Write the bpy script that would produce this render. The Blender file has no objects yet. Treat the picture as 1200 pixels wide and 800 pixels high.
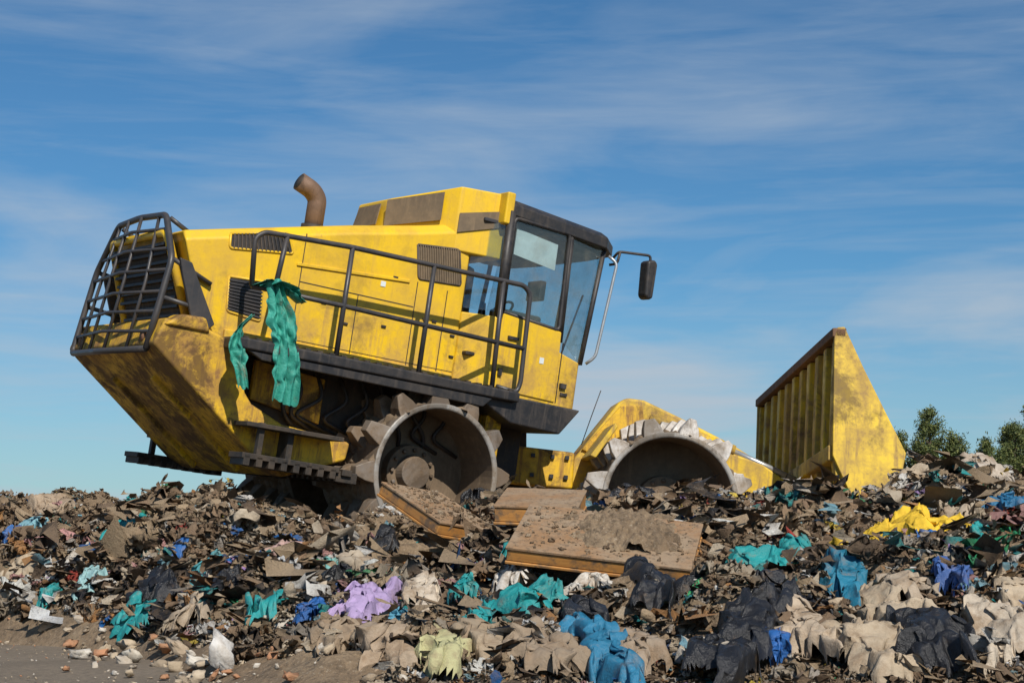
import bpy, bmesh, math, random
import numpy as np
from mathutils import Vector, Matrix, noise
random.seed(7); rng=np.random.default_rng(11)
S=bpy.context.scene
# ------------------------------------------------------------------ materials
def new_mat(name):
    m=bpy.data.materials.new(name); m.use_nodes=True
    nt=m.node_tree; b=nt.nodes['Principled BSDF']
    return m,nt,b
def N(nt,t,**k):
    n=nt.nodes.new(t)
    for a,v in k.items(): setattr(n,a,v)
    return n
def ramp(nt,src,p0,p1,c0=(0,0,0,1),c1=(1,1,1,1)):
    r=N(nt,'ShaderNodeValToRGB'); e=r.color_ramp.elements
    e[0].position=p0; e[1].position=p1; e[0].color=c0; e[1].color=c1
    nt.links.new(src,r.inputs[0]); return r.outputs[0]
def mixc(nt,f,a,b,mode='MIX'):
    m=N(nt,'ShaderNodeMix',data_type='RGBA',blend_type=mode)
    for s,i in ((f,0),(a,6),(b,7)):
        if hasattr(s,'is_linked') or hasattr(s,'node'): nt.links.new(s,m.inputs[i])
        else: m.inputs[i].default_value=s
    return m.outputs[2]
def mth(nt,op,a,b_,clamp=False):
    n=N(nt,'ShaderNodeMath',operation=op,use_clamp=clamp)
    for s,i in ((a,0),(b_,1)):
        if hasattr(s,'node'): nt.links.new(s,n.inputs[i])
        else: n.inputs[i].default_value=s
    return n.outputs[0]
def tex(nt,scale,detail=6,rough=.6,vec=None,dist=0):
    t=N(nt,'ShaderNodeTexNoise'); t.inputs['Scale'].default_value=scale
    t.inputs['Detail'].default_value=detail; t.inputs['Roughness'].default_value=rough
    t.inputs['Distortion'].default_value=dist
    if vec is not None: nt.links.new(vec,t.inputs['Vector'])
    return t.outputs['Fac']
def coords(nt,scale=(1,1,1),loc=(0,0,0)):
    c=N(nt,'ShaderNodeTexCoord'); m=N(nt,'ShaderNodeMapping'); m.inputs['Scale'].default_value=scale; m.inputs['Location'].default_value=loc
    nt.links.new(c.outputs['Object'],m.inputs[0]); return m.outputs[0]
def bump(nt,b,src,strength,dist=.02):
    n=N(nt,'ShaderNodeBump'); n.inputs['Strength'].default_value=strength; n.inputs['Distance'].default_value=dist
    nt.links.new(src,n.inputs['Height']); nt.links.new(n.outputs[0],b.inputs['Normal'])
def paint(name,base,dirt=(.20,.14,.08,1),amt=.5,lo=.45,hi=.7,rough=.38,metal=0,zfade=None,grime=.4,gl=(.55,.66),st=(.50,.68)):
    m,nt,b=new_mat(name); v=coords(nt)
    n1=tex(nt,2.2,9,.68,v); n2=tex(nt,14,7,.7,v)
    n3=tex(nt,1.5,7,.7,coords(nt,(9,9,.8)))
    n4=tex(nt,1.4,10,.75,coords(nt,(1,1,1),(7,3,5)),.3)
    d=ramp(nt,n1,lo,hi); s=ramp(nt,n3,*st); f=ramp(nt,n2,.48,.72)
    a=mth(nt,'MULTIPLY',mth(nt,'MAXIMUM',d,s),.75)
    fac=mth(nt,'MULTIPLY',mth(nt,'ADD',a,mth(nt,'MULTIPLY',f,.4),True),amt)
    g=mth(nt,'MULTIPLY',ramp(nt,n4,*gl),grime)
    if zfade:
        sp=N(nt,'ShaderNodeSeparateXYZ'); nt.links.new(v,sp.inputs[0])
        mr=N(nt,'ShaderNodeMapRange'); nt.links.new(sp.outputs[2],mr.inputs[0])
        mr.inputs[1].default_value=zfade[0]; mr.inputs[2].default_value=zfade[1]; mr.inputs[3].default_value=1.; mr.inputs[4].default_value=zfade[2]
        fac=mth(nt,'MULTIPLY',fac,mr.outputs[0]); g=mth(nt,'MULTIPLY',g,mr.outputs[0])
    col=mixc(nt,fac,base,dirt)
    col=mixc(nt,g,col,tuple(x*.38 for x in dirt[:3])+(1,))
    ch=mth(nt,'MULTIPLY',ramp(nt,tex(nt,38,4,.8,v),.66,.70),min(.75,amt))
    col=mixc(nt,ch,col,(.05,.035,.025,1))
    nt.links.new(col,b.inputs['Base Color'])
    r=N(nt,'ShaderNodeMapRange'); nt.links.new(mth(nt,'MAXIMUM',fac,g),r.inputs[0]); r.inputs[3].default_value=rough; r.inputs[4].default_value=.9
    nt.links.new(r.outputs[0],b.inputs['Roughness']); b.inputs['Metallic'].default_value=metal
    bump(nt,b,n2,.15,.012); return m
M={}
M['yellow']=paint('yellow_paint',(.80,.50,.010,1),dirt=(.36,.21,.075,1),amt=1.0,lo=.41,hi=.61,zfade=(.95,1.8,.34),grime=.75,gl=(.51,.62),st=(.47,.64))
M['yellow_dirty']=paint('yellow_paint_dirty',(.78,.47,.012,1),amt=1.0,lo=.43,hi=.60,rough=.5,dirt=(.26,.135,.05,1),grime=.85,gl=(.50,.57),st=(.48,.60))
M['yellow_blade']=paint('yellow_paint_scraped',(.76,.50,.012,1),amt=1.0,lo=.42,hi=.60,rough=.5,dirt=(.31,.195,.085,1),grime=.7,gl=(.51,.60),st=(.48,.62))
M['black']=paint('black_paint',(.018,.018,.02,1),dirt=(.13,.10,.075,1),amt=.5,rough=.45)
M['rail']=paint('grey_rail_paint',(.035,.035,.038,1),dirt=(.12,.09,.07,1),amt=.4,rough=.4)
M['dark']=paint('dark_greasy_metal',(.018,.016,.014,1),dirt=(.11,.075,.045,1),amt=.85,rough=.6)
M['grille']=paint('dusty_grille',(.035,.03,.026,1),dirt=(.17,.12,.08,1),amt=.9,rough=.7)
M['mesh']=paint('dusty_mesh',(.13,.095,.06,1),dirt=(.24,.17,.10,1),amt=.9,rough=.8)
M['steel']=paint('worn_steel',(.22,.195,.17,1),dirt=(.20,.135,.08,1),amt=1.0,lo=.32,hi=.55,rough=.5,metal=.3,grime=.7,gl=(.48,.58))
M['rim']=paint('bare_rim_steel',(.42,.40,.37,1),dirt=(.22,.165,.11,1),amt=1.0,lo=.40,hi=.60,rough=.42,metal=.35,grime=.7,gl=(.5,.58))
M['bright']=paint('polished_tooth_steel',(.60,.58,.55,1),dirt=(.28,.215,.15,1),amt=1.0,lo=.36,hi=.56,rough=.45,metal=.1,grime=.7,gl=(.5,.6))
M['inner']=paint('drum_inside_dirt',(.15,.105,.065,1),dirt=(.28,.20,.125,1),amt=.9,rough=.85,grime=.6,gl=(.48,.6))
M['rust']=paint('rusty_edge',(.20,.10,.05,1),dirt=(.08,.05,.03,1),amt=.8,rough=.8)
M['exhaust']=paint('rusty_pipe',(.21,.13,.085,1),dirt=(.07,.045,.03,1),amt=.9,rough=.6,metal=.3)
def simple(name,c,rough=.6,metal=0):
    m,nt,b=new_mat(name); v=coords(nt); n=tex(nt,8,6,.7,v)
    col=mixc(nt,n,tuple(x*.7 for x in c[:3])+(1,),tuple(min(1,x*1.3) for x in c[:3])+(1,))
    nt.links.new(col,b.inputs['Base Color']); b.inputs['Roughness'].default_value=rough; b.inputs['Metallic'].default_value=metal
    bump(nt,b,n,.15); return m
M['seat']=simple('seat_fabric',(.04,.04,.045,1),.85)
M['visor']=simple('sun_visor',(.62,.66,.66,1),.6)
M['chrome']=simple('grey_handrail',(.45,.46,.46,1),.35,.6)
m,nt,b=new_mat('tinted_glass'); nt.nodes.remove(b); out=nt.nodes['Material Output']
tr=N(nt,'ShaderNodeBsdfTransparent'); tr.inputs[0].default_value=(.86,.92,.92,1)
gl=N(nt,'ShaderNodeBsdfGlossy'); gl.inputs['Roughness'].default_value=.02; gl.inputs[0].default_value=(.9,.95,1,1)
df=N(nt,'ShaderNodeBsdfDiffuse'); df.inputs[0].default_value=(.30,.26,.20,1)
lw=N(nt,'ShaderNodeLayerWeight'); lw.inputs[0].default_value=.5
pw4=mth(nt,'POWER',lw.outputs['Facing'],3.0); ff_=mth(nt,'ADD',mth(nt,'MULTIPLY',pw4,.7),.06)
m1=N(nt,'ShaderNodeMixShader'); nt.links.new(ff_,m1.inputs[0]); nt.links.new(tr.outputs[0],m1.inputs[1]); nt.links.new(gl.outputs[0],m1.inputs[2])
v=coords(nt); dn=ramp(nt,tex(nt,5,8,.7,v),.45,.8,(0.015,0.015,0.015,1),(.20,.20,.20,1))
m2=N(nt,'ShaderNodeMixShader'); nt.links.new(dn,m2.inputs[0]); nt.links.new(m1.outputs[0],m2.inputs[1]); nt.links.new(df.outputs[0],m2.inputs[2])
nt.links.new(m2.outputs[0],out.inputs[0]); M['glass']=m
m,nt,b=new_mat('panel_wood'); v=coords(nt,(1,14,14)); n=tex(nt,2.5,8,.65,v,1); v2=coords(nt); n2=tex(nt,3.5,8,.7,v2); n3=tex(nt,22,6,.8,v2)
c=mixc(nt,n,(.19,.10,.045,1),(.38,.225,.11,1)); c=mixc(nt,ramp(nt,n2,.40,.60),c,(.29,.21,.135,1)); c=mixc(nt,ramp(nt,n3,.50,.66),c,(.11,.075,.045,1)); nt.links.new(c,b.inputs['Base Color']); b.inputs['Roughness'].default_value=.85; bump(nt,b,n3,.6,.015); M['wood']=m
m,nt,b=new_mat('panel_edge_wood'); v=coords(nt,(2,2,30)); n=tex(nt,2,6,.6,v); n2=tex(nt,9,7,.7,coords(nt))
c=mixc(nt,n,(.28,.11,.025,1),(.60,.30,.08,1)); c=mixc(nt,ramp(nt,n2,.48,.62),c,(.16,.10,.055,1)); nt.links.new(c,b.inputs['Base Color']); b.inputs['Roughness'].default_value=.6; M['wood_edge']=m

# ------------------------------------------------------------------ helpers
def link(o): S.collection.objects.link(o); return o
def frame(a,p,r,O):
    a,p,r=map(math.radians,(a,p,r))
    f=Vector((math.cos(a)*math.cos(p),math.sin(a)*math.cos(p),-math.sin(p)))
    l0=Vector((-math.sin(a),math.cos(a),0)); u0=f.cross(l0)
    l=l0*math.cos(r)+u0*math.sin(r); u=f.cross(l)
    m=Matrix((f,l,u)).transposed().to_4x4(); m.translation=Vector(O); return m
MR=frame(33,7,4,(-.69,15.8,1.33))
MF=frame(4,4,0,(1.53,16.55,1.10))
root=link(bpy.data.objects.new('landfill_compactor',None)); root.location=(-.69,15.8,1.33)
ROOTINV=Matrix.Translation(root.location).inverted()
def add(name,verts,faces,mat,Mx=MR,bevel=.012,smooth=True,parent=True):
    me=bpy.data.meshes.new(name); me.from_pydata([tuple(v) for v in verts],[],faces); me.validate()
    bm=bmesh.new(); bm.from_mesh(me); bmesh.ops.recalc_face_normals(bm,faces=bm.faces); bm.to_mesh(me); bm.free()
    o=link(bpy.data.objects.new(name,me))
    for mt in (mat if isinstance(mat,(list,tuple)) else [mat]): me.materials.append(M[mt] if isinstance(mt,str) else mt)
    if parent:
        o.parent=root; o.matrix_parent_inverse=ROOTINV
    o.matrix_basis=Mx
    if bevel:
        bv=o.modifiers.new('bevel','BEVEL'); bv.width=bevel; bv.segments=2; bv.limit_method='ANGLE'; bv.angle_limit=.5; bv.harden_normals=True
        if smooth: me.polygons.foreach_set('use_smooth',[True]*len(me.polygons))
    return o
def prism(name,pts,y0,y1,mat,Mx=MR,bevel=.012):
    n=len(pts); v=[(x,y0,z) for x,z in pts]+[(x,y1,z) for x,z in pts]
    f=[list(range(n)),list(range(2*n-1,n-1,-1))]+[[i,(i+1)%n,n+(i+1)%n,n+i] for i in range(n)]
    return add(name,v,f,mat,Mx,bevel)
def box(name,x0,x1,y0,y1,z0,z1,mat,Mx=MR,bevel=.012):
    return prism(name,[(x0,z0),(x1,z0),(x1,z1),(x0,z1)],y0,y1,mat,Mx,bevel)
def plan(name,pts,z0,z1,mat,Mx=MR,bevel=.012):
    n=len(pts); g0=(lambda p:z0(p)) if callable(z0) else (lambda p:z0); g1=(lambda p:z1(p)) if callable(z1) else (lambda p:z1)
    v=[(p[0],p[1],g0(p)) for p in pts]+[(p[0],p[1],g1(p)) for p in pts]
    f=[list(range(n)),list(range(2*n-1,n-1,-1))]+[[i,(i+1)%n,n+(i+1)%n,n+i] for i in range(n)]
    return add(name,v,f,mat,Mx,bevel)
def slab(name,corners,nrm,t,mat,Mx=MR,bevel=0):
    nrm=Vector(nrm).normalized(); a=[Vector(c) for c in corners]; b2=[c+nrm*t for c in a]; n=len(a)
    f=[list(range(n)),list(range(2*n-1,n-1,-1))]+[[i,(i+1)%n,n+(i+1)%n,n+i] for i in range(n)]
    return add(name,a+b2,f,mat,Mx,bevel)
def tube_geo(pts,r,seg=10):
    pts=[Vector(p) for p in pts]; V=[];F=[]
    n=len(pts); up=None
    for i,p in enumerate(pts):
        t=((pts[min(i+1,n-1)]-p).normalized()+(p-pts[max(i-1,0)]).normalized())
        if t.length<1e-6: t=pts[min(i+1,n-1)]-p
        t.normalize()
        if up is None: up=t.orthogonal().normalized()
        up=(up-t*up.dot(t)).normalized(); w=t.cross(up)
        rr=r[i] if isinstance(r,(list,tuple)) else r
        for k in range(seg):
            a=2*math.pi*k/seg; V.append(p+(up*math.cos(a)+w*math.sin(a))*rr)
    for i in range(n-1):
        for k in range(seg):
            F.append([i*seg+k,i*seg+(k+1)%seg,(i+1)*seg+(k+1)%seg,(i+1)*seg+k])
    F.append(list(range(seg))); F.append(list(range((n-1)*seg,n*seg)))
    return V,F
def rounded(pts,rad=.08,k=4):
    pts=[Vector(p) for p in pts]; o=[pts[0]]
    for i in range(1,len(pts)-1):
        a,b_,c=pts[i-1],pts[i],pts[i+1]; r=min(rad,(a-b_).length*.45,(c-b_).length*.45)
        p0=b_+(a-b_).normalized()*r; p1=b_+(c-b_).normalized()*r
        for j in range(k+1):
            t=j/k; o.append(p0*(1-t)**2+b_*2*t*(1-t)+p1*t*t)
    o.append(pts[-1]); return o
def tubes(name,paths,r,mat,Mx=MR,rad=.08,parent=True,seg=10):
    V=[];F=[]
    for p in paths:
        v,f=tube_geo(rounded(p,rad) if len(p)>2 else p,r,seg); b0=len(V); V+=v; F+=[[i+b0 for i in q] for q in f]
    o=add(name,V,F,mat,Mx,0,parent=parent); o.data.polygons.foreach_set('use_smooth',[True]*len(o.data.polygons))
    return o
def merge(name,parts,mat,Mx=MR,bevel=0,parent=True):
    V=[];F=[]
    for v,f in parts:
        b0=len(V); V+=v; F+=[[i+b0 for i in q] for q in f]
    return add(name,V,F,mat,Mx,bevel,parent=parent)
def bgeo(x0,x1,y0,y1,z0,z1):
    v=[(x0,y0,z0),(x1,y0,z0),(x1,y1,z0),(x0,y1,z0),(x0,y0,z1),(x1,y0,z1),(x1,y1,z1),(x0,y1,z1)]
    return v,[[0,1,2,3],[4,5,6,7],[0,1,5,4],[1,2,6,5],[2,3,7,6],[3,0,4,7]]
def mir(y): return 2.9-y
_perm=rng.permutation(4096)
def vnoise(x,y,seed=0):
    x=np.asarray(x,float)+seed*17.3; y=np.asarray(y,float)+seed*9.1
    xi=np.floor(x).astype(int); yi=np.floor(y).astype(int); fx=x-xi; fy=y-yi
    fx=fx*fx*(3-2*fx); fy=fy*fy*(3-2*fy)
    h=lambda a,b:_perm[(_perm[(a)&4095]+b)&4095]/4095.
    return (h(xi,yi)*(1-fx)+h(xi+1,yi)*fx)*(1-fy)+(h(xi,yi+1)*(1-fx)+h(xi+1,yi+1)*fx)*fy

# ------------------------------------------------------------------ COMPACTOR : rear frame
zt=lambda x:1.79+.25*(x+2.62)
secs=[]
for xb,xt in ((-2.26,-2.60),(-1.7,-1.75),(-1.0,-1.0),(-.3,-.3),(.30,.30)):
    z=zt(xt)-(.02 if xt>-.5 else 0)
    secs.append([(xb,.5,.88),(xb+(xt-xb)*.5,.5,.88+(z-.1-.88)*.5),(xt,.5,z-.09),(xt+.02,.60,z),(xt+.02,2.30,z),(xt,2.4,z-.09),(xb+(xt-xb)*.5,2.4,.88+(z-.98)*.5),(xb,2.4,.88)])
V=[p for s in secs for p in s]; n=8; F=[list(range(n)),list(range(4*n,5*n))]
for i in range(4):
    for k in range(n): F.append([i*n+k,i*n+(k+1)%n,(i+1)*n+(k+1)%n,(i+1)*n+k])
add('engine_hood',V,F,'yellow',bevel=.025)
slab('radiator_grille',[(-2.36,.72,1.02),(-2.62,.78,1.70),(-2.62,2.12,1.70),(-2.36,2.18,1.02)],(-1,0,-.35),.03,'grille')
parts=[]
for i in range(9):
    t=i/8; x=-2.40-.24*t; z=1.06+.60*t; parts.append(bgeo(x-.05,x-.015,.74,2.16,z-.012,z+.014))
merge('grille_slats',parts,'black')
tubes('grille_frame',[[(-2.38,.66,.98),(-2.68,.74,1.76),(-2.68,2.16,1.76),(-2.38,2.24,.98),(-2.38,.66,.98)]],.04,'yellow')
def louver(name,pts,y,n,sl,back='grille',bar='black'):
    prism(name+'_backing',pts,y-.004,y+.02,back,bevel=0)
    parts=[]; a,b_,c,d=[Vector((p[0],0,p[1])) for p in pts]
    if sl:
        for i in range(1,n):
            t=i/n; p=a.lerp(b_,t); q=d.lerp(c,t)
            parts.append(([(p.x-.006,y-.014,p.z),(p.x+.006,y-.014,p.z),(q.x+.006,y-.014,q.z),(q.x-.006,y-.014,q.z),(p.x-.006,y,p.z),(p.x+.006,y,p.z),(q.x+.006,y,q.z),(q.x-.006,y,q.z)],bgeo(0,1,0,1,0,1)[1]))
    else:
        for i in range(1,n):
            t=i/n; p=a.lerp(d,t); q=b_.lerp(c,t)
            parts.append(([(p.x,y-.016,p.z-.01),(q.x,y-.016,q.z-.01),(q.x,y-.016,q.z+.004),(p.x,y-.016,p.z+.004),(p.x,y,p.z),(q.x,y,q.z),(q.x,y,q.z+.012),(p.x,y,p.z+.012)],bgeo(0,1,0,1,0,1)[1]))
    merge(name+'_slats',parts,bar)
    tubes(name+'_rim',[[(p.x,y-.002,p.z) for p in (a,b_,c,d,a)]],.012,'yellow' if bar!='mesh' else 'grille',rad=.03,seg=6)
louver('hood_vent',[(-2.18,1.84),(-1.63,1.97),(-1.55,1.79),(-2.17,1.71)],.5,16,True,'black','grille')
louver('side_vent',[(-2.13,1.46),(-1.80,1.48),(-1.77,1.12),(-2.10,1.15)],.5,11,False,'black','rail')
louver('air_intake_mesh',[(-.29,2.15),(.17,2.20),(.24,1.86),(-.23,1.83)],.5,18,True,'mesh','mesh')
parts=[bgeo(-.235,-.227,.496,.51,.95,1.80),bgeo(.10,.108,.496,.51,.95,1.78),bgeo(-1.45,-1.442,.496,.51,.95,2.0),bgeo(-1.44,-.24,.496,.51,1.55,1.558),bgeo(-.84,-.832,.496,.51,.95,1.55),bgeo(-1.44,.28,.496,.51,1.015,1.02)]
merge('panel_seams',parts,'black')
parts=[]
for (x,z) in ((-.12,1.45),(-.02,1.45),(.2,1.35),(-1.2,1.40),(-.95,1.25),(.22,1.15),(-.55,1.3),(-.5,1.78)):
    parts.append(bgeo(x,x+.05,.485,.505,z,z+.022))
merge('hood_latches',parts,'black',bevel=.004)
box('hood_sill',-2.1,.28,.47,.52,.90,.99,'yellow')
prism('hood_side_swage',[(-1.5,1.72),(-.32,1.80),(-.32,1.77),(-1.5,1.69)],.485,.505,'yellow',bevel=.006)
def zroof(p): return 2.66+ (p[0]+.32)*.38 if p[0]<.12 else 2.83
hp=[(-.34,1.12),(.10,.50),(.60,.40),(.60,2.50),(.10,2.40),(-.34,1.78)]
add('air_filter_housing',[(p[0]+(-.07 if p[0]<0 else 0),p[1],2.18) for p in hp]+[(p[0],p[1],zroof(p)) for p in hp],
    [list(range(6)),list(range(11,5,-1))]+[[i,(i+1)%6,6+(i+1)%6,6+i] for i in range(6)],'yellow',bevel=.02)
def onface(p0,p1,z0a,z1a,z0b,z1b,t0,t1,name,mat,off=.006):
    a=Vector((p0[0],p0[1],0)); b_=Vector((p1[0],p1[1],0)); d=(b_-a).normalized(); nn=Vector((d.y,-d.x,0))
    if nn.y>0: nn=-nn
    def P(t,za,zb,s): q=a.lerp(b_,t); return (q.x+nn.x*off,q.y+nn.y*off,za+(zb-za)*s)
    A=P(t0,z0a,z1a,0); B=P(t1,z0b,z1b,0); C=P(t1,z0b,z1b,1); D=P(t0,z0a,z1a,1)
    return slab(name,[A,B,C,D],nn,.006,mat)
onface((-.40,1.12),(.10,.50),2.36,2.62,2.46,2.74,.06,.80,'filter_side_mesh','mesh',.03)
slab('filter_rear_mesh',[(-.415,1.70,2.38),(-.415,1.20,2.38),(-.375,1.22,2.60),(-.375,1.68,2.60)],(-1,0,.2),.01,'mesh')
onface((.10,.50),(.60,.40),2.36,2.55,2.50,2.66,.02,.95,'overhang_louver','mesh',.01)
# cab
cp=[(.30,.52),(.57,.30),(1.60,.30),(1.72,.55),(1.76,1.0),(1.76,1.9),(1.72,2.35),(1.60,2.6),(.57,2.6),(.30,2.38)]
plan('cab_lower_body',cp,.86,lambda p:(1.62 if p[0]<1.4 else 1.34 if p[0]<1.65 else 1.28) ,'yellow',bevel=.02)
prism('door_panel',[(.60,.92),(1.36,.90),(1.34,1.60),(.64,1.66)],.285,.32,'yellow',bevel=.01)
merge('door_hardware',[bgeo(.72,.84,.262,.29,1.42,1.45),bgeo(1.40,1.47,.27,.30,1.05,1.10),bgeo(.66,.70,.262,.29,1.05,1.12),bgeo(1.375,1.383,.292,.305,.9,1.50),bgeo(1.42,1.50,.285,.30,.98,1.01)],'black')
merge('blank_stickers',[bgeo(1.12,1.17,.281,.29,1.25,1.31),bgeo(-.62,-.57,.494,.505,1.68,1.73)],'visor')
prism('corner_skirt',[(.45,.74),(.45,.86),(1.55,.85),(1.34,.58),(.76,.60)],.08,2.8,'black',bevel=.02)
rp=[(.56,.30),(1.72,.26),(1.96,.50),(2.0,1.0),(2.0,1.9),(1.96,2.4),(1.72,2.64),(.56,2.6)]
rr=lambda p:2.745-.085*max(0,p[0]-.56)
add('cab_roof',[(p[0],p[1],rr(p)-.12) for p in rp]+[(p[0],p[1],rr(p)-.01) for p in rp]+[(1.25+(p[0]-1.25)*.92,1.45+(p[1]-1.45)*.92,rr(p)+.05) for p in rp],
    [list(range(8)),list(range(16,24))]+[[i,(i+1)%8,8+(i+1)%8,8+i] for i in range(8)]+[[8+i,8+(i+1)%8,16+(i+1)%8,16+i] for i in range(8)],'black',bevel=.015)
box('roof_trim',.50,.60,.29,2.61,2.52,2.84,'yellow',bevel=.02)
for s,nm in ((0,'near'),(1,'far')):
    Y=(lambda y:mir(y)) if s else (lambda y:y)
    tubes('pillar_'+nm,[[(.60,Y(.32),1.62),(.59,Y(.32),2.66)]],.045,'black')
    tubes('b_pillar_'+nm,[[(1.34,Y(.32),1.50),(1.31,Y(.32),2.62)]],.036,'black')
    tubes('a_pillar_'+nm,[[(1.65,Y(.36),1.33),(1.76,Y(.36),2.58)]],.026,'black')
    tubes('rear_pillar_'+nm,[[(.30,Y(.56),1.62),(.28,Y(.56),2.60)]],.035,'black')
    slab('door_glass_'+nm,[(.62,Y(.31),1.66),(1.32,Y(.31),1.60),(1.31,Y(.31),2.62),(.61,Y(.31),2.62)],(0,1,0),.006,'glass')
    slab('quarter_glass_'+nm,[(1.35,Y(.315),1.54),(1.64,Y(.35),1.33),(1.75,Y(.35),2.58),(1.32,Y(.315),2.60)],(0,1,0),.006,'glass')
    slab('rear_corner_glass_'+nm,[(.32,Y(.53),1.66),(.57,Y(.33),1.66),(.57,Y(.33),2.56),(.30,Y(.55),2.46)],(-.6,-.6*(1-2*s),0),.006,'glass')
    tubes('door_frame_'+nm,[[(.635,Y(.30),1.67),(1.31,Y(.30),1.61),(1.285,Y(.30),2.58),(.625,Y(.30),2.6),(.635,Y(.30),1.67)]],.020,'black',rad=.05)
slab('windshield',[(1.68,.40,1.33),(1.74,1.45,1.33),(1.68,2.50,1.33),(1.80,2.46,2.58),(1.86,1.45,2.58),(1.80,.44,2.58)],(1,0,0),.006,'glass')
slab('cab_rear_wall',[(.28,.60,1.60),(.28,2.30,1.60),(.28,2.30,2.6),(.28,.60,2.6)],(-1,0,0),.02,'dark')
box('cab_floor',.35,1.6,.4,2.5,1.20,1.24,'dark'); box('cab_headliner',.35,1.7,.4,2.5,2.52,2.56,'seat')
box('seat_cushion',.75,1.15,1.15,1.7,1.50,1.66,'seat',bevel=.05); box('seat_back',.62,.78,1.15,1.7,1.62,2.20,'seat',bevel=.06)
box('side_console',.8,1.3,.62,.85,1.24,1.76,'seat',bevel=.03)
tubes('steering_column',[[(1.5,1.45,1.24),(1.32,1.45,1.85)]],.03,'black')
ring=[(1.32+.06*math.sin(a),1.45+.18*math.cos(a),1.87+.10*math.sin(a)) for a in np.linspace(0,2*math.pi,17)]
tubes('steering_wheel',[ring],.014,'black',rad=.01)
slab('side_sun_blind',[(.70,.36,2.26),(1.20,.36,2.20),(1.20,.36,2.46),(.70,.36,2.52)],(0,1,0),.004,'visor')
box('cab_monitor',1.15,1.22,.5,.75,1.9,2.1,'black')
tubes('cab_inner_posts',[[(1.70,1.0,1.3),(1.78,1.0,2.55)],[(1.5,2.0,1.3),(1.45,2.05,2.0)],[(.7,2.3,1.3),(.7,2.3,2.5)]],.02,'black')
tubes('cab_grab_rail',[[(1.76,.27,2.46),(1.84,.22,2.40),(1.73,.22,1.42),(1.66,.27,1.34)]],.016,'chrome')
tubes('mirror_arm',[[(1.84,.30,2.46),(1.84,.22,2.52),(2.20,.16,2.55),(2.20,.16,2.42)],[(1.80,.30,2.38),(1.86,.25,2.40),(1.86,.22,2.52)]],.014,'black',rad=.04)
prism('side_mirror',[(2.12,2.12),(2.16,2.08),(2.22,2.10),(2.23,2.46),(2.19,2.50),(2.10,2.47)],.05,.20,'black',bevel=.03)
tubes('wiper',[[(1.74,.9,1.36),(1.84,.75,2.1)]],.01,'black')
# exhaust
tubes('exhaust_pipe',[[(-1.03,1.3,2.10),(-1.03,1.3,2.50),(-1.10,1.3,2.575),(-1.25,1.3,2.63)]],.092,'exhaust',rad=.12,seg=24)
tubes('exhaust_mouth',[[(-1.24,1.3,2.627),(-1.256,1.3,2.633)]],.078,'dark',seg=24)
tubes('exhaust_collar',[[(-1.03,1.3,2.16),(-1.03,1.3,2.24)]],.12,'dark',seg=24)
# platform
box('walkway_platform',-2.16,.78,0.0,.50,.80,.90,'black',bevel=.02)
box('walkway_platform_far',-2.16,.78,2.4,2.9,.80,.90,'black',bevel=.02)
prism('platform_bracket',[(-2.05,.80),(.5,.80),(.40,.70),(-1.9,.73)],.02,.06,'black')
parts=[]
for i in range(24):
    x=-2.1+i*.12; parts.append(bgeo(x,x+.05,.02,.48,.90,.915))
merge('platform_tread',parts,'dark')
def rails(y):
    return [[(-2.08,y,1.36),(-2.12,y,1.78),(-2.04,y,1.85),(-1.17,y,1.90),(.70,y,1.93),(.78,y,1.86),(.81,y,1.0),(.78,y,.90),(.55,y,.92)],
            [(-2.08,y,1.36),(-1.17,y,1.36),(.79,y,1.33)],
            [(-1.17,y,.88),(-1.17,y,1.90)],[(-.31,y,.88),(-.31,y,1.91)],[(.50,y,.88),(.46,y,1.92)],[(-1.86,y,1.36),(-1.82,y,1.86)]]
tubes('guard_rail',rails(.08),.024,'rail',rad=.07)
tubes('guard_rail_far',rails(2.82),.024,'rail',rad=.07)
# rear cage
def cx(z,y): return -2.80+.16*(z-.68)/1.27-.10*(1-abs(y-1.45)/1.0)
def hw(z): return 1.0 if z<1.5 else 1.0-.4*(z-1.5)/.45
outl=[(1.0,.68),(1.0,1.1),(.99,1.5),(.62,1.93)]
near=[(cx(z,1.45-dy),1.45-dy,z) for dy,z in outl]; far=[(cx(z,1.45+dy),1.45+dy,z) for dy,z in outl]
tubes('cage_frame',[[near[0],near[1],near[2],near[3],(cx(1.95,1.45)+.04,1.45,1.95),far[3],far[2],far[1],far[0],(cx(.68,1.45),1.45,.66),near[0]]],.030,'rail',rad=.07)
paths=[]
for z in (.84,1.02,1.20,1.40,1.60,1.79):
    h=hw(z); paths.append([(cx(z,1.45-h),1.45-h,z),(cx(z,1.45),1.45,z+.01),(cx(z,1.45+h),1.45+h,z)])
for dy in (-.60,-.15,.30,.68):
    paths.append([(cx(.68,1.45+dy),1.45+dy,.68),(cx(1.3,1.45+dy),1.45+dy,1.3),(cx(1.95,1.45+dy*.8),1.45+dy*.8,1.94)])
tubes('cage_bars',paths,.016,'rail',rad=.05)
paths=[]
for dy in (-1,1):
    paths+= [[(-2.79,1.45+dy,.70),(-2.35,1.45+dy,.92)],[(-2.68,1.45+dy*.98,1.5),(-2.30,1.45+dy*.98,1.35)],[(-2.64,1.45+dy*.62,1.91),(-2.45,1.45+dy*.62,1.82)],
             [(-2.72,1.45+dy,1.15),(-2.30,1.45+dy,1.10)]]
tubes('cage_brackets',paths,.022,'rail',rad=.05)
wing=[(-2.64,1.52),(-2.52,1.50),(-2.22,1.00),(-2.30,.92),(-2.45,1.02),(-2.60,1.40)]
prism('cage_side_wing',wing,.42,.46,'rail'); prism('cage_side_wing_far',wing,2.44,2.48,'rail')
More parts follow.
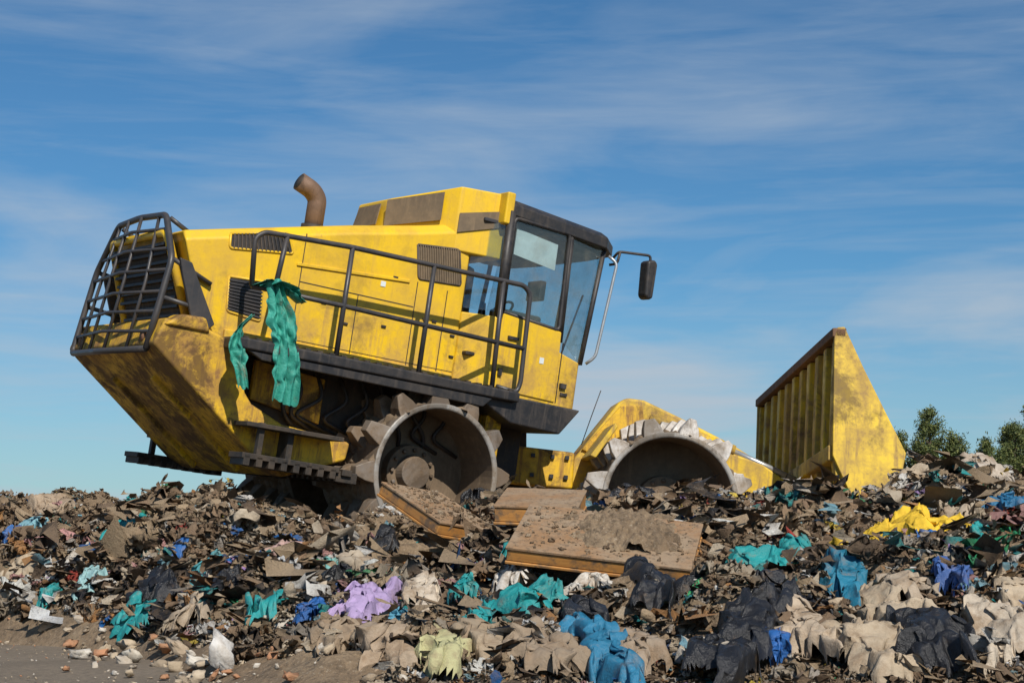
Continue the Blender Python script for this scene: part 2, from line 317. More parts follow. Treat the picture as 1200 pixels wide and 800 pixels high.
tubes('tail_light',[[(-2.74,.62,.80),(-2.80,.62,.80)],[(-2.74,2.28,.80),(-2.80,2.28,.80)]],.05,'rust')
cw=[(-2.72,.97),(-2.35,.95),(-2.03,.86),(-1.88,.45),(-1.80,.36),(-1.48,.23),(-.78,.17),(-.80,0),(-1.41,-.24),(-1.62,-.16),(-2.70,.64),(-2.80,.72)]
prism('counterweight',cw,.30,2.60,'yellow_dirty',bevel=.03)
prism('counterweight_lug',[(-2.74,.90),(-2.60,1.02),(-2.36,1.03),(-2.30,.90)],.27,.50,'yellow_dirty',bevel=.03)
prism('counterweight_rib',[(-2.50,.52),(-1.55,-.19),(-1.58,-.24),(-2.54,.47)],.9,.96,'yellow_dirty')
prism('counterweight_rib_far',[(-2.50,.52),(-1.55,-.19),(-1.58,-.24),(-2.54,.47)],1.95,2.01,'yellow_dirty')
box('chassis_block',-1.85,1.25,.62,2.28,.10,.80,'dark')
prism('engine_side_panel',[(-1.72,.42),(-1.0,.30),(-1.0,.72),(-1.72,.78)],.56,.62,'yellow_dirty')
prism('chassis_beam',[(-1.0,.30),(.35,.68),(.72,.66),(.95,.20),(.80,.15),(.55,.5),(-1.0,.17)],1.13,1.19,'yellow_dirty')
box('cab_support',.62,.80,.30,.55,.05,.66,'yellow_dirty')
prism('articulation_plate',[(.9,.62),(1.75,.45),(1.9,.30),(1.75,.0),(.9,-.1)],1.15,1.75,'dark')
hp=[]
for i in range(9):
    y=.60; x0=-1.5+i*.22+random.uniform(-.05,.05); hp.append([(x0,y-.02*random.random(),.78),(x0+.1,y-.08,.55),(x0+random.uniform(-.2,.3),y-.05,.35),(x0+.3,y,.22)])
tubes('hydraulic_hoses',hp,.020,'black',rad=.1)
def scraper(name,x,z,y0,y1,Mx):
    parts=[bgeo(x-.05,x+.05,y0,y1,z-.03,z+.03)]
    k=int((y1-y0)/.11)
    for i in range(k):
        yy=y0+.03+i*.11; parts.append(bgeo(x-.09,x+.12,yy,yy+.06,z-.09,z+.01))
    merge(name,parts,'dark',Mx,bevel=.008)
scraper('scraper_bar',-.92,-.12,0,1.1,MR); scraper('scraper_bar_far',-.92,-.12,1.8,2.9,MR)
for s,(a,b2) in enumerate(((.0,.30),(2.55,2.92))):
    xs0=-1.95; dz=-.07*s
    parts=[bgeo(xs0,-1.0,a,b2,-.13+dz,-.08+dz),bgeo(xs0+(.2 if s else 0),-1.0,a,b2,(.02 if s else .15),(.06 if s else .19)),bgeo(-1.5,-1.44,a+.1,b2,-.1,.2),bgeo(-1.8,-1.75,a+.05,a+.12,-.15,.06 if s else .2)]
    for i in range(8): x=xs0+.02+i*.12; parts.append(bgeo(x,x+.06,a,b2,-.19+dz,-.10+dz))
    merge('access_step'+('_far' if s else ''),parts,'dark',bevel=.006)

# ------------------------------------------------------------------ drums
def drum(name,Mx,y0,y1,near,toothmat,R0=.66,nt_=12,phase=0.):
    seg=64; V=[];F=[];mi=[]
    sgn=1 if near else -1
    a0=y0 if near else y1; a1=y1 if near else y0
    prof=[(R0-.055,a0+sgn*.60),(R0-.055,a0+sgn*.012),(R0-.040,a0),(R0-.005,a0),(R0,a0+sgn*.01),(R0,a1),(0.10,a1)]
    mats=[2,1,1,1,0,0]
    nP=len(prof)
    for r,y in prof:
        for k in range(seg):
            a=2*math.pi*k/seg; V.append((r*math.cos(a),y,r*math.sin(a)))
    for i in range(nP-1):
        for k in range(seg): F.append([i*seg+k,i*seg+(k+1)%seg,(i+1)*seg+(k+1)%seg,(i+1)*seg+k]); mi.append(mats[i])
    F.append(list(range(seg))); mi.append(2)
    def cyl(r0,r1,ya,yb,m,sg=32):
        b0=len(V)
        for r,y in ((r0,ya),(r1,yb)):
            for k in range(sg): a=2*math.pi*k/sg; V.append((r*math.cos(a),y,r*math.sin(a)))
        for k in range(sg): F.append([b0+k,b0+(k+1)%sg,b0+sg+(k+1)%sg,b0+sg+k]); mi.append(m)
        F.append([b0+sg+k for k in range(sg)]); mi.append(m)
    cyl(.27,.26,a0+sgn*.60,a0+sgn*.50,2); cyl(.17,.15,a0+sgn*.50,a0+sgn*.40,0)
    for k in range(12):
        a=2*math.pi*k/12; cx_,cz_=.215*math.cos(a),.215*math.sin(a); b0=len(V)
        for y in (a0+sgn*.50,a0+sgn*.47):
            for j in range(6): V.append((cx_+.022*math.cos(j*1.047),y,cz_+.022*math.sin(j*1.047)))
        for j in range(6): F.append([b0+j,b0+(j+1)%6,b0+6+(j+1)%6,b0+6+j]); mi.append(0)
        F.append([b0+6+j for j in range(6)]); mi.append(0)
    rows=[a0+sgn*.105,a0+sgn*.38,a0+sgn*.66,a0+sgn*.93]
    for ri,yc in enumerate(rows):
        for k in range(nt_):
            a=2*math.pi*(k+.10*ri)/nt_+phase
            er=Vector((math.cos(a),0,math.sin(a))); et=Vector((-math.sin(a),0,math.cos(a))); ey=Vector((0,1,0))
            b0=len(V); wb,ab,wm,am,wt,at_=.105,.10,.085,.08,.042,.055
            h=.150+.02*random.random()
            for hh,w,ax in ((-.02,wb,ab),(.06,wm,am),(h,wt*random.uniform(.7,1.3),at_)):
                for sx,sy in ((-1,-1),(1,-1),(1,1),(-1,1)):
                    p=er*(R0+hh+random.uniform(-.008,.008))+et*(w*sx)+ey*(yc+ax*sy); V.append(tuple(p))
            for L in range(2):
                for j in range(4): F.append([b0+L*4+j,b0+L*4+(j+1)%4,b0+L*4+4+(j+1)%4,b0+L*4+4+j]); mi.append(3)
            F.append([b0+8,b0+9,b0+10,b0+11]); mi.append(3)
    for k in range(420):
        a=random.uniform(0,6.283); y=a0+sgn*random.uniform(.05,1.05); s=random.uniform(.015,.055); b0=len(V)
        er=Vector((math.cos(a),0,math.sin(a))); et=Vector((-math.sin(a),0,math.cos(a)))
        for dx,dy in ((1,0),(0,1),(-1,0),(0,-1)):
            V.append(tuple(er*(R0-.005)+(et*dx+Vector((0,1,0))*dy)*s*random.uniform(1,2.4)+Vector((0,y,0))))
        V.append(tuple(er*(R0+s*.8)+Vector((0,y,0))))
        for j in range(4): F.append([b0+j,b0+(j+1)%4,b0+4]); mi.append(2)
    me=bpy.data.meshes.new(name); me.from_pydata(V,[],F)
    bm=bmesh.new(); bm.from_mesh(me); bmesh.ops.recalc_face_normals(bm,faces=bm.faces); bm.to_mesh(me); bm.free()
    for m_ in ('steel','rim','inner',toothmat): me.materials.append(M[m_])
    me.polygons.foreach_set('material_index',mi)
    o=link(bpy.data.objects.new(name,me)); o.parent=root; o.matrix_parent_inverse=ROOTINV; o.matrix_basis=Mx
    bv=o.modifiers.new('bevel','BEVEL'); bv.width=.008; bv.segments=2; bv.limit_method='ANGLE'; bv.angle_limit=.5
    return o
drum('rear_drum_near',MR,0,1.1,True,'steel',phase=.1); drum('rear_drum_far',MR,1.8,2.9,False,'steel')
drum('front_drum_near',MF,0,1.1,True,'bright',phase=.3,R0=.67); drum('front_drum_far',MF,1.8,2.9,False,'steel',R0=.67)
tubes('rear_axle',[[(0,.6,0),(0,2.3,0)]],.2,'dark'); tubes('front_axle',[[(0,.6,0),(0,2.3,0)]],.2,'dark',MF)
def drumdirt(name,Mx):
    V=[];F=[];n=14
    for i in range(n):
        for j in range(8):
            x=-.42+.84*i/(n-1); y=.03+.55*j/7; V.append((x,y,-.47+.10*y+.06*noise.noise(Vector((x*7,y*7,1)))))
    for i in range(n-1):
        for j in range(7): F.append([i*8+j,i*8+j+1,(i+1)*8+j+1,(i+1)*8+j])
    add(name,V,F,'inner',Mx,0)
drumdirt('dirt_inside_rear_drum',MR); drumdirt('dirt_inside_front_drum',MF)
# ------------------------------------------------------------------ front frame
ff=[(-.90,.05),(-.84,.42),(-.42,1.02),(-.34,1.07),(-.16,1.06),(.20,.92),(.77,.68),(1.15,.48),(1.25,.30),(1.15,.05)]
prism('front_frame_hood',ff,1.10,1.80,'yellow_blade',MF,bevel=.03)
prism('front_frame_side_plate',[(-.78,.50),(-.40,.98),(-.18,1.00),(-.1,.60),(-.5,.4)],1.07,1.10,'yellow_dirty',MF)
prism('rear_tongue',[(-1.75,.50),(-.85,.46),(-.85,.08),(-1.75,.10)],1.0,1.9,'yellow_dirty',MF,bevel=.03)
prism('front_fender',[(-.78,.40),(-.55,.74),(-.52,.70),(-.72,.38)],.25,1.1,'yellow_blade',MF)
merge('frame_bolts',[bgeo(x,x+.04,.97,1.0,z,z+.04) for x in (-1.5,-1.3,-1.1,-.95) for z in (.18,.38)],'black',MF)
prism('hinge_block',[(-1.75,.75),(-1.35,.70),(-1.3,-.05),(-1.75,-.05)],1.2,1.7,'dark',MF)
tubes('lift_cylinder',[[(-.1,1.04,.86),(.80,1.04,.60)]],.060,'yellow_blade',MF); tubes('lift_rod',[[(.75,1.04,.61),(1.45,1.04,.35)]],.032,'chrome',MF)
tubes('lift_cylinder_far',[[(-.1,1.86,.80),(.75,1.86,.50)]],.055,'yellow_blade',MF)
for y in (1.0,1.82): prism('push_arm',[(.6,.62),(1.1,.48),(1.62,.16),(1.62,-.2),(1.0,.1),(.5,.2)],y,y+.08,'yellow_blade',MF,bevel=.02)
tubes('loose_wire',[[(-.78,1.1,.55),(-.70,1.05,.85),(-.62,1.05,1.12)]],.005,'black',MF)
# ------------------------------------------------------------------ blade
MB=MF@Matrix.Translation((1.5,-.3,.2))@Matrix.Rotation(math.radians(-7.0),4,'X')
L=3.5
end=[(0,1.56),(.03,1.62),(.10,1.63),(.30,1.22),(.72,.42),(.66,.10),(.45,-.12),(.22,-.10),(0,.35)]
prism('blade_end_plate',end,0,.05,'yellow_blade',MB,bevel=.01)
prism('blade_end_plate_far',end,L-.05,L,'yellow_blade',MB,bevel=.01)
mz=[(.10,1.55),(.16,1.2),(.22,.85),(.24,.5),(.30,.15),(.48,-.10)]
V=[];F=[]
for x,z in mz: V+=[(x,.05,z),(x,L-.05,z),(x+.03,L-.05,z),(x+.03,.05,z)]
for i in range(len(mz)-1):
    for k in range(4): F.append([i*4+k,i*4+(k+1)%4,(i+1)*4+(k+1)%4,(i+1)*4+k])
F+= [[0,1,2,3],[20,21,22,23]]
add('blade_moldboard',V,F,'yellow_dirty',MB,bevel=0)
parts=[]
nrib=11
for i in range(nrib):
    y=.05+i*(L-.16)/(nrib-1); poly=[(.02,1.50),(.12,1.52),(.20,1.0),(.26,.5),(.28,.15),(.05,.10),(.0,.50)]
    n=len(poly); v=[(x,y,z) for x,z in poly]+[(x,y+.12,z) for x,z in poly]
    parts.append((v,[list(range(n)),list(range(n,2*n))]+[[k,(k+1)%n,n+(k+1)%n,n+k] for k in range(n)]))
merge('blade_ribs',parts,'yellow_blade',MB,bevel=.012)
prism('blade_top_rail',[(-.02,1.52),(-.02,1.61),(.12,1.62),(.12,1.52)],.0,L,'rust',MB,bevel=.012)
prism('blade_mid_beam',[(-.03,.30),(-.03,.46),(.2,.46),(.2,.30)],.06,L-.06,'yellow_blade',MB,bevel=.02)
prism('blade_cutting_edge',[(.44,-.20),(.48,-.20),(.52,.02),(.47,.02)],0,L,'steel',MB)
# ------------------------------------------------------------------ teal rag
def rag_strip(name,path,widths,mat,Mx,foldv=.03,nu=9,seed=0,parent=True):
    pts=rounded(path,.2,8); n=len(pts); V=[];F=[]
    for i,p in enumerate(pts):
        t=i/(n-1); w=np.interp(t,np.linspace(0,1,len(widths)),widths)
        for j in range(nu):
            s=j/(nu-1)-.5
            yy=foldv*math.sin(j*1.3+i*.12+seed)+foldv*1.3*noise.noise(Vector((i*.35,j*.6,seed)))
            V.append((p[0]+s*w+.04*noise.noise(Vector((i*.4,j*.4,seed+5))),p[1]+yy,p[2]+.07*noise.noise(Vector((i*.15,j*.8,seed+9)))))
    for i in range(n-1):
        for j in range(nu-1): F.append([i*nu+j,i*nu+j+1,(i+1)*nu+j+1,(i+1)*nu+j])
    o=add(name,V,F,mat,Mx,0,parent=parent)
    o.data.polygons.foreach_set('use_smooth',[True]*len(F))
    sb=o.modifiers.new('s','SUBSURF'); sb.levels=1; sb.render_levels=2
    return o
def plastic(name,c,rough=.4,dirtc=(.24,.165,.10,1),da=(.50,.66)):
    m,nt,b=new_mat(name); v=coords(nt); n=tex(nt,6,9,.75,v); n2=tex(nt,25,6,.7,v); n3=tex(nt,3,8,.7,coords(nt,(1,1,1),(4,9,2)))
    col=mixc(nt,ramp(nt,n3,.4,.7),c,tuple(x*.65 for x in c[:3])+(1,))
    col=mixc(nt,mth(nt,'MULTIPLY',ramp(nt,n,*da),.85),col,dirtc)
    nt.links.new(col,b.inputs['Base Color']); b.inputs['Roughness'].default_value=rough
    bump(nt,b,n2,.6,.03); return m
M['teal']=plastic('teal_plastic_film',(.035,.33,.25,1),.5,da=(.54,.74))
rag_strip('hanging_plastic_rag',[(-1.90,.03,1.44),(-1.80,.0,1.20),(-1.72,-.02,.95),(-1.66,-.01,.65),(-1.64,.02,.40)],[.16,.28,.24,.26,.26],'teal',MR,.035,15,1)
rag_strip('hanging_plastic_rag_tail',[(-2.06,.0,1.10),(-2.20,-.02,.92),(-2.14,-.01,.72),(-2.05,.0,.46)],[.03,.12,.20,.12],'teal',MR,.03,9,3)
rag_strip('hanging_plastic_rag_knot',[(-2.05,.03,1.36),(-1.90,-.02,1.46),(-1.74,.0,1.38),(-1.62,.02,1.30)],[.10,.18,.16,.05],'teal',MR,.06,9,5)

# ------------------------------------------------------------------ terrain
cu=np.array([-900,-300,0,60,150,205,260,300,370,440,520,560,640,690,800,870,940,1000,1060,1130,1180,1300,1900])
cv=np.array([ 585, 580,575,578,566,562,568,588,602,602,596,586,576,580,584,580,562,574,546,534,546,560,585])
cxw=(cu-600)/2000*15; czw=.75+(630-(cv+15))/2000*15
def terrain(x,y,rough=True):
    x=np.asarray(x,float); y=np.asarray(y,float)
    H=np.interp(x*15/np.clip(y,9,15),cxw,czw)
    yf=np.interp(x,[-12,-6,-4,-2.6,-1.7,-.9,6,12],[13.6,13.5,13.0,11.4,9.4,7.6,7.2,7.5])
    t=(y-yf)/(15-yf)
    base=np.where(t<0,-.25*np.clip(-t*4,0,1),H*np.power(np.clip(t,1e-4,1),.80))
    back=.56-.08*np.clip(x,-4,4)
    wide=np.clip((np.abs(x)-5)/3,0,1); back=back*(1-wide)+(H-.25)*wide
    k=np.clip((y-15.05)/1.0,0,1); k=k*k*(3-2*k)
    z=np.where(y>15,H*(1-k)+back*k,base)
    far=np.clip((y-24)/8,0,1); z=z*(1-far)-.3*far
    sx=np.clip((np.abs(x)-20)/6,0,1); z=z*(1-sx)-.3*sx
    if rough:
        m=np.clip(t*5,0,1)*(1-far)*(1-sx); m2=m*np.where(y>14.6,.35,1)
        z=z+m2*((vnoise(x*1.3,y*1.3,1)-.5)*.34+(vnoise(x*3.1,y*3.1,2)-.5)*.24)+m*((vnoise(x*8,y*8,3)-.5)*.13+(vnoise(x*19,y*19,4)-.5)*.07+(vnoise(x*37,y*37,5)-.5)*.035)
    return z
def np_mesh(name,v,f,mat,col=None,smooth=False):
    me=bpy.data.meshes.new(name); k=f.shape[1]
    me.vertices.add(len(v)); me.vertices.foreach_set('co',np.ascontiguousarray(v,dtype=np.float32).ravel())
    me.loops.add(f.size); me.loops.foreach_set('vertex_index',np.ascontiguousarray(f,dtype=np.int32).ravel())
    me.polygons.add(len(f)); me.polygons.foreach_set('loop_start',np.arange(0,f.size,k,dtype=np.int32))
    if smooth: me.polygons.foreach_set('use_smooth',np.ones(len(f),bool))
    me.update(calc_edges=True)
    if col is not None:
        a=me.color_attributes.new('Col','FLOAT_COLOR','POINT'); a.data.foreach_set('color',np.ascontiguousarray(col,dtype=np.float32).ravel())
    me.materials.append(mat); o=link(bpy.data.objects.new(name,me)); return o
def grid_mesh(name,xs,ys,zf,mat,smooth=False):
    Xg,Yg=np.meshgrid(xs,ys); Z=zf(Xg,Yg); v=np.stack([Xg,Yg,Z],-1).reshape(-1,3)
    nx,ny=len(xs),len(ys); i=np.arange(nx*ny).reshape(ny,nx)
    f=np.stack([i[:-1,:-1],i[:-1,1:],i[1:,1:],i[1:,:-1]],-1).reshape(-1,4)
    return np_mesh(name,v,f,mat,smooth=smooth)
m,nt,b=new_mat('rubbish_soil'); v=coords(nt)
n1=tex(nt,1.6,8,.7,v); n2=tex(nt,18,8,.75,v); n3=tex(nt,60,4,.7,v)
c=mixc(nt,ramp(nt,n1,.35,.65),(.23,.155,.09,1),(.40,.29,.18,1)); c=mixc(nt,ramp(nt,n2,.45,.70),c,(.11,.078,.048,1)); c=mixc(nt,ramp(nt,n3,.58,.7),c,(.50,.41,.30,1))
nt.links.new(c,b.inputs['Base Color']); b.inputs['Roughness'].default_value=.95; bump(nt,b,n2,1,.05); M['soil']=m
m,nt,b=new_mat('dirt_ground'); v=coords(nt)
n1=tex(nt,.8,8,.7,v); n2=tex(nt,25,8,.8,v); n3=tex(nt,90,4,.7,v)
c=mixc(nt,ramp(nt,n1,.3,.7),(.17,.135,.095,1),(.27,.215,.155,1)); c=mixc(nt,ramp(nt,n2,.45,.7),c,(.11,.088,.065,1)); c=mixc(nt,ramp(nt,n3,.6,.7),c,(.38,.32,.25,1))
nt.links.new(c,b.inputs['Base Color']); b.inputs['Roughness'].default_value=.95; bump(nt,b,n2,.8,.03); M['ground']=m
grid_mesh('landfill_mound_terrain',np.concatenate([np.arange(-27,-7,.2),np.arange(-7,7.5,.035),np.arange(7.5,27,.2)]),np.concatenate([np.arange(6,16.6,.04),np.arange(16.6,33,.3)]),terrain,M['soil'],True)
gx=np.concatenate([[-3000,-800,-200,-60,-20],np.arange(-12,12.1,.25),[20,60,200,800,3000]]); gy=np.concatenate([[-800,-100,-10],np.arange(-2,16.1,.25),[30,80,200,800,4000]])
def gz(x,y): return (vnoise(x*.9,y*.9,8)-.5)*.05*(np.abs(x)<12)*(y<16)*(y>-2)
grid_mesh('ground',gx,gy,gz,M['ground'],True)
def slopeY(u,v,lift=.06):
    ys=np.linspace(8.2,15.2,300); xs=(u-600)/2000*ys; zz=terrain(xs,ys,False)+lift; vv=630-(zz-.75)/ys*2000
    return float(ys[np.argmin(np.abs(vv-v))])
EXC=[]
# ---- crumpling
def fold(P,k,amax):
    for _ in range(k):
        n=rng.normal(size=3); n/=np.linalg.norm(n); a=np.cross(n,rng.normal(size=3)); a/=np.linalg.norm(a)
        c=P[rng.integers(len(P))]; d=(P-c)@n; w=np.clip(d/.16+.5,0,1); w=w*w*(3-2*w); ang=w*rng.uniform(-amax,amax)
        q=P-c; ca=np.cos(ang)[:,None]; sa=np.sin(ang)[:,None]
        P=c+q*ca+np.cross(a,q)*sa+a*((q@a)[:,None])*(1-ca)
    return P
def crumple_var(nu,nv,asp,k,amax,am=1.,octs=((1.3,.26),(2.4,.38),(4.4,.40))):
    u,v_=np.meshgrid(np.linspace(-1,1,nu),np.linspace(-1,1,nv)); s=int(rng.integers(1000))
    th=np.arctan2(v_,u); sq=np.maximum(np.abs(u),np.abs(v_))/np.maximum(np.hypot(u,v_),1e-6)
    rr_=(.15+sq*.85)*(.75+.5*vnoise(np.cos(th)*1.8+3,np.sin(th)*1.8+3,s)+.45*(vnoise(np.cos(th)*4+3,np.sin(th)*4,s+3)-.5)) if asp>.3 else 1
    U=u*rr_; W=v_*rr_*asp; P=np.stack([U,W,0*U],-1).reshape(-1,3)*.5
    uu,ww=u.ravel(),v_.ravel()*max(asp,.15)
    for q,(fq,aa) in enumerate(octs):
        wx=uu+.25*vnoise(uu*2,ww*2,s+90); wy=ww+.25*vnoise(uu*2,ww*2,s+91)
        r3=1-2*np.abs(2*vnoise(wx*fq,wy*fq,s+50+q)-1)
        P=P+am*aa*np.stack([(vnoise(wx*fq,wy*fq,s+q*11)-.5)*.8,(vnoise(wx*fq,wy*fq,s+q*11+5)-.5)*.8,r3*.55],-1)
    if k: P=fold(P,k,amax)
    P-=P.mean(0); P/=max(np.abs(P).max()*1.5,.3)
    i=np.arange(nu*nv).reshape(nv,nu); f=np.stack([i[:-1,:-1],i[:-1,1:],i[1:,1:],i[1:,:-1]],-1).reshape(-1,4); return P,f
# ------------------------------------------------------------------ large cloths, bags lying on the slope
def cloth(name,u,v,w,h,col,rot=0,seed=0,amp=.06,rough=.5,n=90,da=(.52,.70),ex=.6,lift=.06):
    Y=slopeY(u,v); x0=(u-600)/2000*Y
    n=int(max(40,min(120,n*(w+h)/1.2)))
    g=np.linspace(-1,1,n); U,Vv=np.meshgrid(g,g); ra=np.sqrt(U**2+Vv**2); th=np.arctan2(Vv,U)
    lim=.66+.7*(vnoise(np.cos(th)*2.0+5,np.sin(th)*2.0+5,seed+1)-.5)+.36*(vnoise(np.cos(th)*5+5,np.sin(th)*5+5,seed+2)-.5)
    a=math.radians(rot); lx=U*w*.5/.7; ly=Vv*h*.5/.7
    X=x0+lx*math.cos(a)-ly*math.sin(a); Yw=Y+(lx*math.sin(a)+ly*math.cos(a))
    wx=X+.10*vnoise(X*5,Yw*5,seed+11)+.05*vnoise(X*12,Yw*12,seed+13); wy=Yw+.10*vnoise(X*5+9,Yw*5,seed+12)+.05*vnoise(X*12,Yw*12,seed+14)
    rd=lambda k,s: 1-np.abs(2*vnoise(wx*k,wy*k,seed+s)-1)
    hgt=amp*(rd(3.5,3)*1.3+rd(8,4)*1.0+rd(17,5)*.55+rd(34,6)*.25)-amp*.8
    edge=np.clip((ra-lim+.18)/.24,0,1); hgt=hgt-edge**2*.12
    X=X+(vnoise(U*6,Vv*6,seed+6)-.5)*.10+(vnoise(wx*14,wy*14,seed+7)-.5)*.05; Yw=Yw+(vnoise(U*6,Vv*6,seed+8)-.5)*.10+(vnoise(wx*14,wy*14,seed+9)-.5)*.05
    Z=.35*terrain(X,Yw)+.65*terrain(X,Yw,False)+lift+hgt
    keep=(ra<lim+.06); vid=np.arange(n*n).reshape(n,n)
    fk=keep[:-1,:-1]&keep[1:,1:]&keep[1:,:-1]&keep[:-1,1:]
    f=np.stack([vid[:-1,:-1],vid[:-1,1:],vid[1:,1:],vid[1:,:-1]],-1)[fk]
    used=np.unique(f); mp=-np.ones(n*n,int); mp[used]=np.arange(len(used))
    EXC.append((x0,Y-.05,w*.48,h*.5,ex))
    return np_mesh(name,np.stack([X,Yw,Z],-1).reshape(-1,3)[used],mp[f],plastic(name+'_mat',tuple(col)+(1,),rough,da=da),smooth=True)
BEIGE=(.46,.37,.26); BLK=(.018,.018,.02); TEAL=(.018,.29,.29)
cloth('yellow_cloth',1055,622,.42,1.2,(.78,.50,.03),rot=22,seed=3,rough=.75,da=(.60,.8),ex=.95,lift=.10)
cloth('purple_rag',435,708,.20,1.5,(.42,.31,.52),rot=-10,seed=5,rough=.8,da=(.56,.78),ex=.9,lift=.09)
for i,(u,v,w,h,r) in enumerate([(772,700,.32,1.1,5),(875,750,.30,1.3,-15),(735,586,.40,.3,0),(185,690,.26,.6,20),(905,712,.2,.6,30),(1095,760,.30,.8,0),(560,575,.22,.2,0),(450,640,.22,.3,0),(265,690,.18,.4,0),(385,690,.18,.3,0),(680,720,.2,.4,0)]):
    cloth('black_plastic_bag',u,v,w,h,BLK,rot=r,seed=10+i,rough=.30,da=(.58,.80),ex=.75,lift=.08,amp=.07)
for i,(u,v,w,h,r,c) in enumerate([(895,668,.40,.7,10,TEAL),(985,688,.22,1.0,-10,(.018,.19,.30)),(618,700,.38,.5,0,TEAL),(310,708,.18,1.1,5,TEAL),(40,630,.22,.3,0,(.2,.40,.46)),(705,755,.16,1.1,10,(.025,.19,.33)),
     (150,628,.26,.3,20,TEAL),(1180,600,.28,.4,0,(.018,.16,.32)),(108,690,.2,.4,0,(.28,.46,.46)),(165,718,.16,.5,30,TEAL),(605,655,.18,.2,0,TEAL),(1115,690,.15,.3,0,(.05,.12,.34)),(900,775,.14,.2,0,(.02,.12,.38)),(245,672,.2,.4,0,(.05,.28,.32)),
     (365,722,.12,.2,0,(.02,.12,.38)),(20,640,.14,.2,0,(.03,.14,.40)),(930,648,.16,.3,20,TEAL),(1150,655,.12,.2,0,TEAL),(800,655,.10,.2,0,(.05,.3,.4)),(545,695,.10,.2,0,TEAL),(395,665,.12,.2,0,(.2,.46,.42)),(1085,640,.12,.2,0,(.03,.14,.40)),(820,712,.08,.14,0,(.02,.42,.15)),(60,705,.14,.3,0,TEAL),(470,735,.1,.2,0,(.1,.33,.46)),(560,735,.1,.2,0,TEAL),(215,650,.12,.2,0,(.03,.14,.40))]):
    cloth('coloured_plastic_bag',u,v,w,h,c,rot=r,seed=30+i,rough=.45,da=(.52,.74),ex=.72,lift=.08)
for i,(u,v,w,h,r,c) in enumerate([(1065,560,.8,.5,-10,BEIGE),(1150,552,.45,.6,20,(.5,.43,.35)),(1030,715,.36,.9,0,BEIGE),(1015,765,.34,.8,0,BEIGE),(1160,730,.32,1.0,-10,(.52,.44,.34)),(1185,700,.28,.5,0,BEIGE),(685,690,.34,.3,0,(.66,.62,.55)),(20,680,.3,.4,0,BEIGE),
      (940,598,.3,.3,0,(.2,.13,.08)),(255,608,.4,.3,5,(.45,.38,.29)),(560,752,.26,.5,0,(.36,.28,.19)),(95,655,.3,.3,0,(.55,.5,.42)),(420,660,.26,.4,0,(.42,.35,.26)),(330,650,.25,.3,10,(.55,.36,.32)),(840,640,.2,.4,0,(.22,.16,.11)),(500,690,.2,.6,0,(.55,.47,.37)),(515,778,.22,.5,0,(.48,.46,.24)),(640,775,.26,.5,20,(.3,.23,.16)),
      (930,740,.2,.6,10,(.50,.40,.29)),(740,770,.2,.4,0,(.38,.30,.22)),(350,612,.3,.3,0,(.5,.42,.32)),(1120,610,.22,.3,0,(.42,.34,.25)),(60,600,.3,.3,0,(.4,.31,.22)),(820,760,.2,.4,0,(.55,.5,.42)),(600,670,.16,.3,0,(.66,.62,.56)),
      (460,760,.3,.5,0,(.40,.31,.22)),(390,745,.2,.5,10,(.33,.25,.17)),(1060,690,.25,.5,0,(.42,.34,.25)),(230,715,.22,.4,0,(.42,.34,.25)),(860,690,.2,.4,0,(.3,.22,.15))]):
    cloth('dirty_fabric_sheet',u,v,w,h,c,rot=r,seed=60+i,rough=.85,da=(.45,.63),ex=.5,amp=.055)
# ------------------------------------------------------------------ wooden panels
def pw(u,v,Y): return ((u-600)/2000*Y,Y,.75+(630-v)/2000*Y)
def panel(name,c,sx,sy,sz,rx,ry,rz):
    Mx=Matrix.Translation(c)@Matrix.Rotation(math.radians(rz),4,'Z')@Matrix.Rotation(math.radians(rx),4,'X')@Matrix.Rotation(math.radians(ry),4,'Y')
    r=link(bpy.data.objects.new(name,None)); r.matrix_world=Mx
    def ch(nm,args,mat,bv=.006):
        o=merge(nm,[bgeo(*a) for a in args],mat,Matrix.Identity(4),bv,parent=False); o.parent=r; return o
    hx,hy=sx/2,sy/2
    ch('panel_face',[(-hx,hx,-hy,hy,sz*.5-.02,sz*.5)],'wood'); ch('panel_back',[(-hx,hx,-hy,hy,-sz*.5,-sz*.5+.02)],'wood_edge')
    t=.03; e=.008
    ch('panel_frame',[(-hx+e,hx-e,-hy+e,-hy+e+t,-sz*.5+.022,sz*.5-.022),(-hx+e,hx-e,hy-e-t,hy-e,-sz*.5+.022,sz*.5-.022),(-hx+e,-hx+e+t,-hy+e+t,hy-e-t,-sz*.5+.022,sz*.5-.022),(hx-e-t,hx-e,-hy+e+t,hy-e-t,-sz*.5+.022,sz*.5-.022)],'wood_edge')
    EXC.append((c[0],c[1]-.2,sx*.5+.10,sy*.5+.30,.97))
    return Mx
Ya=slopeY(512,603,.22); Yb=slopeY(632,600,.20); Yc=slopeY(708,636,.22)
MA=panel('wooden_door_panel',pw(514,602,Ya),.60,.85,.12,22,8,38)
panel('wooden_door_panel',pw(634,594,Yb),.60,.7,.14,12,2,-8)
MC=panel('wooden_door_panel',pw(710,636,Yc),1.12,.80,.11,20,7,-12)
